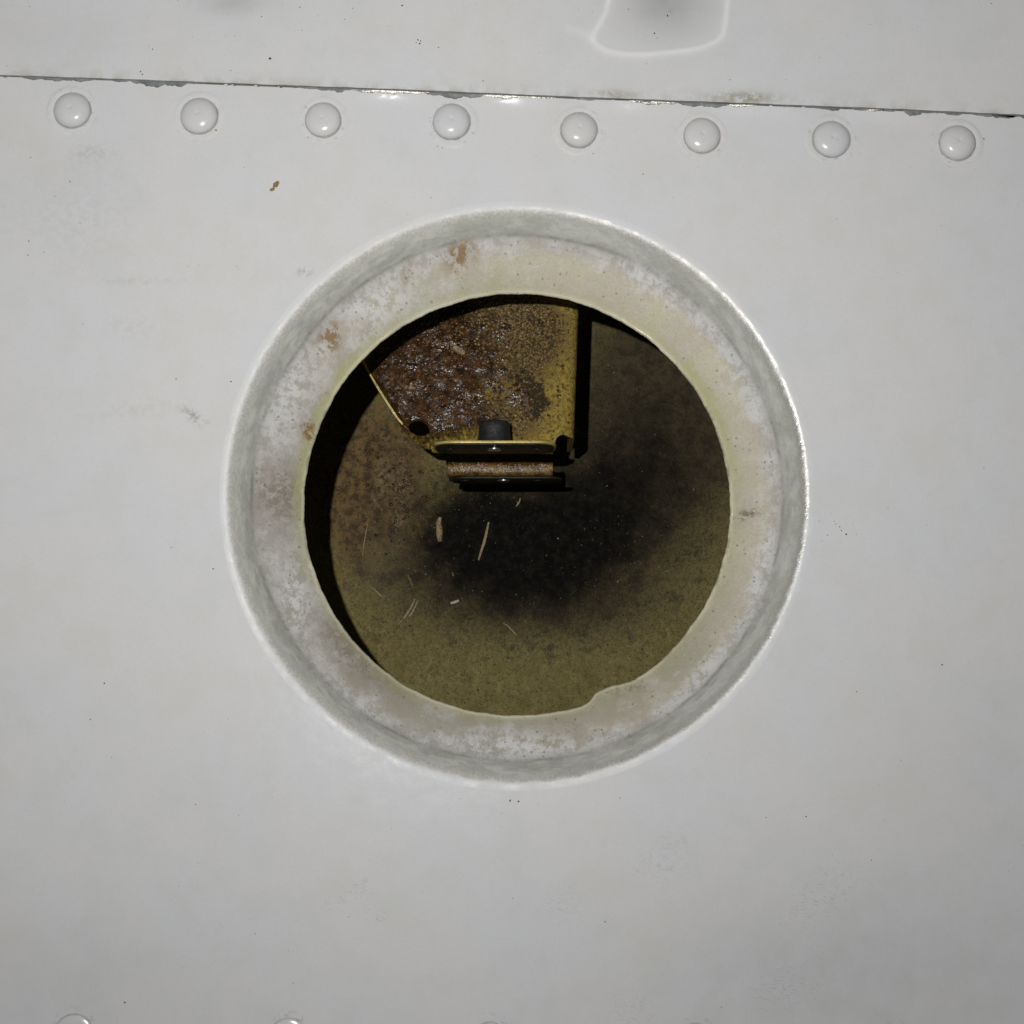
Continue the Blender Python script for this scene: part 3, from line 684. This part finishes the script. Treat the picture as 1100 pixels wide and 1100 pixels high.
sliver('dry_fibre', [(395, 562), (393, 573), (391, 585), (389.5, 597)], 0.9, 1.2, ZF, M_straw, 'faint upright hair-thin fibre at far left of the floor', 'fibre', G)
sliver('paint_flake', [(484, 648), (488, 647), (493, 645)], 2.2, 1.5, ZF, M_pale, 'small pale grey flake under the dark stain', 'flake', G)
sliver('paint_flake', [(612, 640), (616, 636), (620, 633)], 2.0, 1.0, ZF, M_under, 'dull grey flake at the lower right of the dark stain', 'flake', G)
sliver('wood_chip', [(487, 373), (491, 375), (496, 378), (499, 380)], 4.4, 5, ZW, M_straw, 'stubby tan crumb stuck on the upper part of the greasy bracket', 'wood chip')
# pale grit scattered over the floor
def grit(name, n, mat, rmin, rmax, label):
    v, fa = [], []
    for _ in range(n):
        while True:
            u, w_ = random.uniform(340, 780), random.uniform(330, 765)
            if (u-556)**2+(w_-542)**2 < 235**2: break
        c = pix(u, w_, ZF); r = rmin+(rmax-rmin)*random.random()**3; b = len(v); a0 = random.random()*6
        for k in range(4):
            a = a0+k*math.pi/2; v.append((c.x+r*math.cos(a)*random.uniform(.5, 1.2), c.y+r*math.sin(a)*random.uniform(.5, 1.2), ZF-0.1))
        v.append((c.x, c.y, ZF+r*1.1)); fa += [(b+k, b+(k+1) % 4, b+4) for k in range(4)]
    o = obj(name, v, fa, mat, None, smooth=False); o['kind'] = 'stuff'; o['label'] = label; o['category'] = 'grit'
grit('pale_grit', 110, M_pale, 0.5, 1.9, 'pale sand grains scattered over the dark cavity floor')
grit('dark_grit', 420, M_speck, 0.6, 2.4, 'dark grit scattered over the olive cavity floor')

# ------------------------------------------------------------------ wet grease grains: real little beads that catch the flash
def grains(name, n, pick, z, mat, parent, r0_, r1_):
    v, fa = [], []
    for _ in range(n):
        u, w_ = pick(); c = pix(u, w_, z); r = r0_+(r1_-r0_)*random.random()**2.5; b = len(v); a0 = random.random()*6; el = random.uniform(0.6, 1.0); m_ = 7
        for rr, hh in ((1.0, -0.15), (0.85, 0.35), (0.5, 0.62)):
            for k in range(m_):
                a = a0+2*math.pi*k/m_; jq = random.uniform(0.72, 1.28); v.append((c.x+r*rr*jq*math.cos(a), c.y+r*rr*jq*el*math.sin(a), z+r*hh*random.uniform(0.6, 1.25)))
        v.append((c.x, c.y, z+r*0.72))
        for t in range(2):
            for k in range(m_): fa.append((b+t*m_+k, b+t*m_+(k+1) % m_, b+(t+1)*m_+(k+1) % m_, b+(t+1)*m_+k))
        for k in range(m_): fa.append((b+2*m_+k, b+2*m_+(k+1) % m_, b+3*m_))
    o = obj(name, v, fa, mat, parent); o['kind'] = 'stuff'; return o
def film_material(name, c1, c2, c3):
    m = Mat(name, '3D'); a, b = m.noise(11, 4, 0.75, 41), m.noise(4, 3, 0.75, 42)
    col = m.mix(a.ss(0.38, 0.62), c1, c2)
    col = m.mix((a*0.4+b*0.6).ss(0.55, 0.66)*0.8, col, c3)
    dry = m.noise(26, 4, 0.7, 44).ss(0.40, 0.58)
    return m.done(col, 0.19+dry*0.4, 0.0, m.bump(m.noise(2.0, 1, 0.5, 43)*0.8, 0.8), 0.5-dry*0.42)
M_film = film_material('wet_red_grease', (0.018, 0.009, 0.004), (0.10, 0.044, 0.013), (0.27, 0.16, 0.05))
M_grease = simple('wet_grease', (0.02, 0.008, 0.006), (0.13, 0.05, 0.018), 5, 0.24, 0.0, 0.0, 0.9)
M_spark = simple('pale_sparkle', (0.3, 0.2, 0.1), (0.6, 0.5, 0.4), 4, 0.28, 0.5, 0.0, 0.8)  # pale colour stands for the glints on the clip
M_dust = simple('dull_dust', (0.10, 0.085, 0.055), (0.30, 0.27, 0.21), 4, 0.7, 0.0, 0.0, 0.2)
M_ochre = simple('ochre_crust', (0.05, 0.03, 0.015), (0.40, 0.28, 0.11), 4, 0.28, 0.0, 0.0, 0.8)
def inside(u, w_):
    return w_ < 466 and u < 597 and not (u < 400+(w_-400)*0.62+3) and not (435 < u < 466 and w_ > 448) and not (510 < u < 553 and w_ > 440)
def clump(lst, ok):
    def f():
        while True:
            cu, cv, su, sv = random.choice(lst); a, b = random.gauss(0, 1), random.gauss(0, 1); u, w_ = cu+su*a, cv+sv*b
            if a*a+b*b < 2.6 and ok(u, w_): return u, w_
    return f
grains('grease_grains', 700, clump([(435, 410, 30, 32), (470, 430, 26, 24), (500, 400, 25, 25), (480, 360, 35, 22), (500, 445, 30, 14)], inside), ZW, M_grease, bk, 0.8, 3.0)
grains('crust_grains', 1300, clump([(530, 360, 45, 30), (560, 420, 30, 35), (500, 350, 50, 20), (560, 340, 30, 15), (540, 455, 40, 10)], inside), ZW, M_ochre, bk, 0.6, 2.2)
grains('clip_glints', 160, lambda: (random.uniform(485, 591), random.gauss(501.5, 2.0)), zl+0.3, M_spark, bk, 0.7, 1.5)  # glints along the clip's upper half, added as pale beads
ok_f = lambda u, w_: (u-556)**2+(w_-542)**2 < 240**2
o = grains('floor_grease_grains', 260, clump([(430, 515, 16, 30), (410, 490, 20, 30), (425, 560, 20, 30), (400, 540, 25, 50), (470, 540, 40, 30)], ok_f), ZF, M_grease, None, 0.7, 3.0)
o['label'] = 'wet brown grease beads on the left of the cavity floor'; o['category'] = 'grease'
o = grains('floor_crumbs', 900, clump([(550, 700, 110, 40), (420, 640, 50, 60), (690, 640, 60, 60), (560, 560, 120, 100)], ok_f), ZF, M_dust, None, 0.35, 1.15)
o['label'] = 'fine dull dust crumbs spread over the cavity floor'; o['category'] = 'crumbs'

M_scrape = simple('scraped_primer', (0.10, 0.075, 0.035), (0.27, 0.21, 0.10), 4, 0.7, 0.0, 1.0, 0.2)
for pts, wd in [([(410, 601), (408, 608), (405, 615)], 1.1), ([(438, 618), (441, 624), (444, 632)], 1.5), ([(613, 692), (612, 699), (611, 708), (612, 716)], 1.0), ([(560, 694), (558, 698), (560, 702)], 1.3),
                ([(400, 530), (404, 541), (411, 548)], 2.0), ([(425, 548), (428, 555), (427, 566)], 1.8), ([(486, 615), (487, 619)], 1.4), ([(413, 636), (416, 643), (418, 650)], 1.0)]:
    pp = [pix(u, v_, ZF) for u, v_ in pts]
    pp = [Vector((p.x, p.y, ZF+0.05)) for p in pp]; c = sum(pp, Vector())/len(pp)
    ribbon('scrape_mark', pp, [wd*(0.5+0.5*math.sin(math.pi*(i+0.7)/(len(pp)+0.4))) for i in range(len(pp))], 0.6, M_scrape, fl, loc=c)
def blot(name, u, v_, a, b, rot, mat, n=22, seed=0):
    "thin ragged scab lying on the painted panel"
    c = pix(u, v_); vs, fs = [], []; rr = math.radians(rot)
    for k in range(n):
        t = 2*math.pi*k/n; q = 1+0.28*fbm1(t*2.0, seed)+0.12*math.sin(7*t+seed)
        x_, y_ = a*q*math.cos(t), b*q*math.sin(t); vs.append((c.x+x_*math.cos(rr)-y_*math.sin(rr), c.y+x_*math.sin(rr)+y_*math.cos(rr), -0.05))
    vs += [(c.x+(x-c.x)*0.8, c.y+(y-c.y)*0.8, 0.35) for x, y, z in vs[:n]]; vs.append((c.x, c.y, 0.5))
    fs = [(k, (k+1) % n, n+(k+1) % n, n+k) for k in range(n)]+[(n+k, n+(k+1) % n, 2*n) for k in range(n)]
    return obj(name, vs, fs, mat, low)
blot('rust_spot', 296.5, 198, 5.2, 2.6, 50, M_rust, seed=2); blot('rust_spot', 292.5, 203.5, 3.2, 2.0, 40, M_rust, seed=5)
blot('rust_spot', 232, 140, 1.6, 1.2, 0, M_rust, 12, 1)

# lumpy wet films of grease: height fields that rise out of the surface they lie on
from mathutils import noise as mn
def film(name, z, u0, u1, v0, v1, spots, ok, mat, parent, base, lift, a1, a2, a3, seed):
    gx0, gx1 = pix(u0, v0, z).x, pix(u1, v0, z).x; gy0, gy1 = pix(u0, v1, z).y, pix(u0, v0, z).y
    gs = 1.15; nx, ny = int((gx1-gx0)/gs), int((gy1-gy0)/gs); gv, gf = [], []
    blobs = [(pix(u, v_, z), sx, sy, a) for u, v_, sx, sy, a in spots]
    for i in range(nx+1):
        for k in range(ny+1):
            x, y = gx0+i*gs, gy0+k*gs
            mk = sum(a*math.exp(-((x-c.x)/sx)**2-((y-c.y)/sy)**2) for c, sx, sy, a in blobs)
            f1 = mn.noise(Vector((x/12, y/12, seed))); f2 = mn.noise(Vector((x/4.2, y/4.2, seed+4))); f3 = mn.noise(Vector((x/2.1, y/2.1, seed+9)))
            kk = min(1.0, 0.25+mk)
            gv.append((x, y, z+base+lift*min(mk, 1.1)+a1*f1*mk+a2*f2*kk+a3*f3*kk))
    for i in range(nx):
        for k in range(ny):
            q4 = (i*(ny+1)+k, (i+1)*(ny+1)+k, (i+1)*(ny+1)+k+1, i*(ny+1)+k+1)
            if max(gv[t][2] for t in q4) > z-0.2 and all(ok(gv[t][0], gv[t][1]) for t in q4): gf.append(q4)
    used = sorted({t for f in gf for t in f}); mp = {t: i for i, t in enumerate(used)}
    return obj(name, [gv[t] for t in used], [tuple(mp[t] for t in f) for f in gf], mat, parent)
def on_web(x, y):
    ex0, ey0 = Q(398, 399, ZW); ex1, ey1 = Q(434, 456, ZW); ex2, ey2 = Q(366, 346, ZW)
    t = (y-ey0)/(ey1-ey0); lim = ex0+(ex1-ex0)*t if t > 0 else ex0+(ex2-ex0)*((y-ey0)/(ey2-ey0))
    c = Q(449, 464, ZW)
    return x > lim+3 and math.hypot(x-c[0], y-c[1]) > 16 and y > Q(500, 474, ZW)[1]
gl = film('grease_film', ZW, 385, 600, 315, 470, [(440, 410, 46, 50, 1.0), (485, 432, 38, 30, .9), (500, 392, 34, 26, .6), (470, 350, 50, 28, .6), (470, 455, 34, 10, .5), (530, 400, 30, 45, .5), (540, 350, 45, 22, .48), (562, 425, 20, 30, .6), (520, 450, 40, 14, .45)], on_web, M_film, bk, -1.3, 2.4, 1.5, 0.85, 0.5, 3.1)
gl['label'] = 'wet lumpy red-brown grease film'
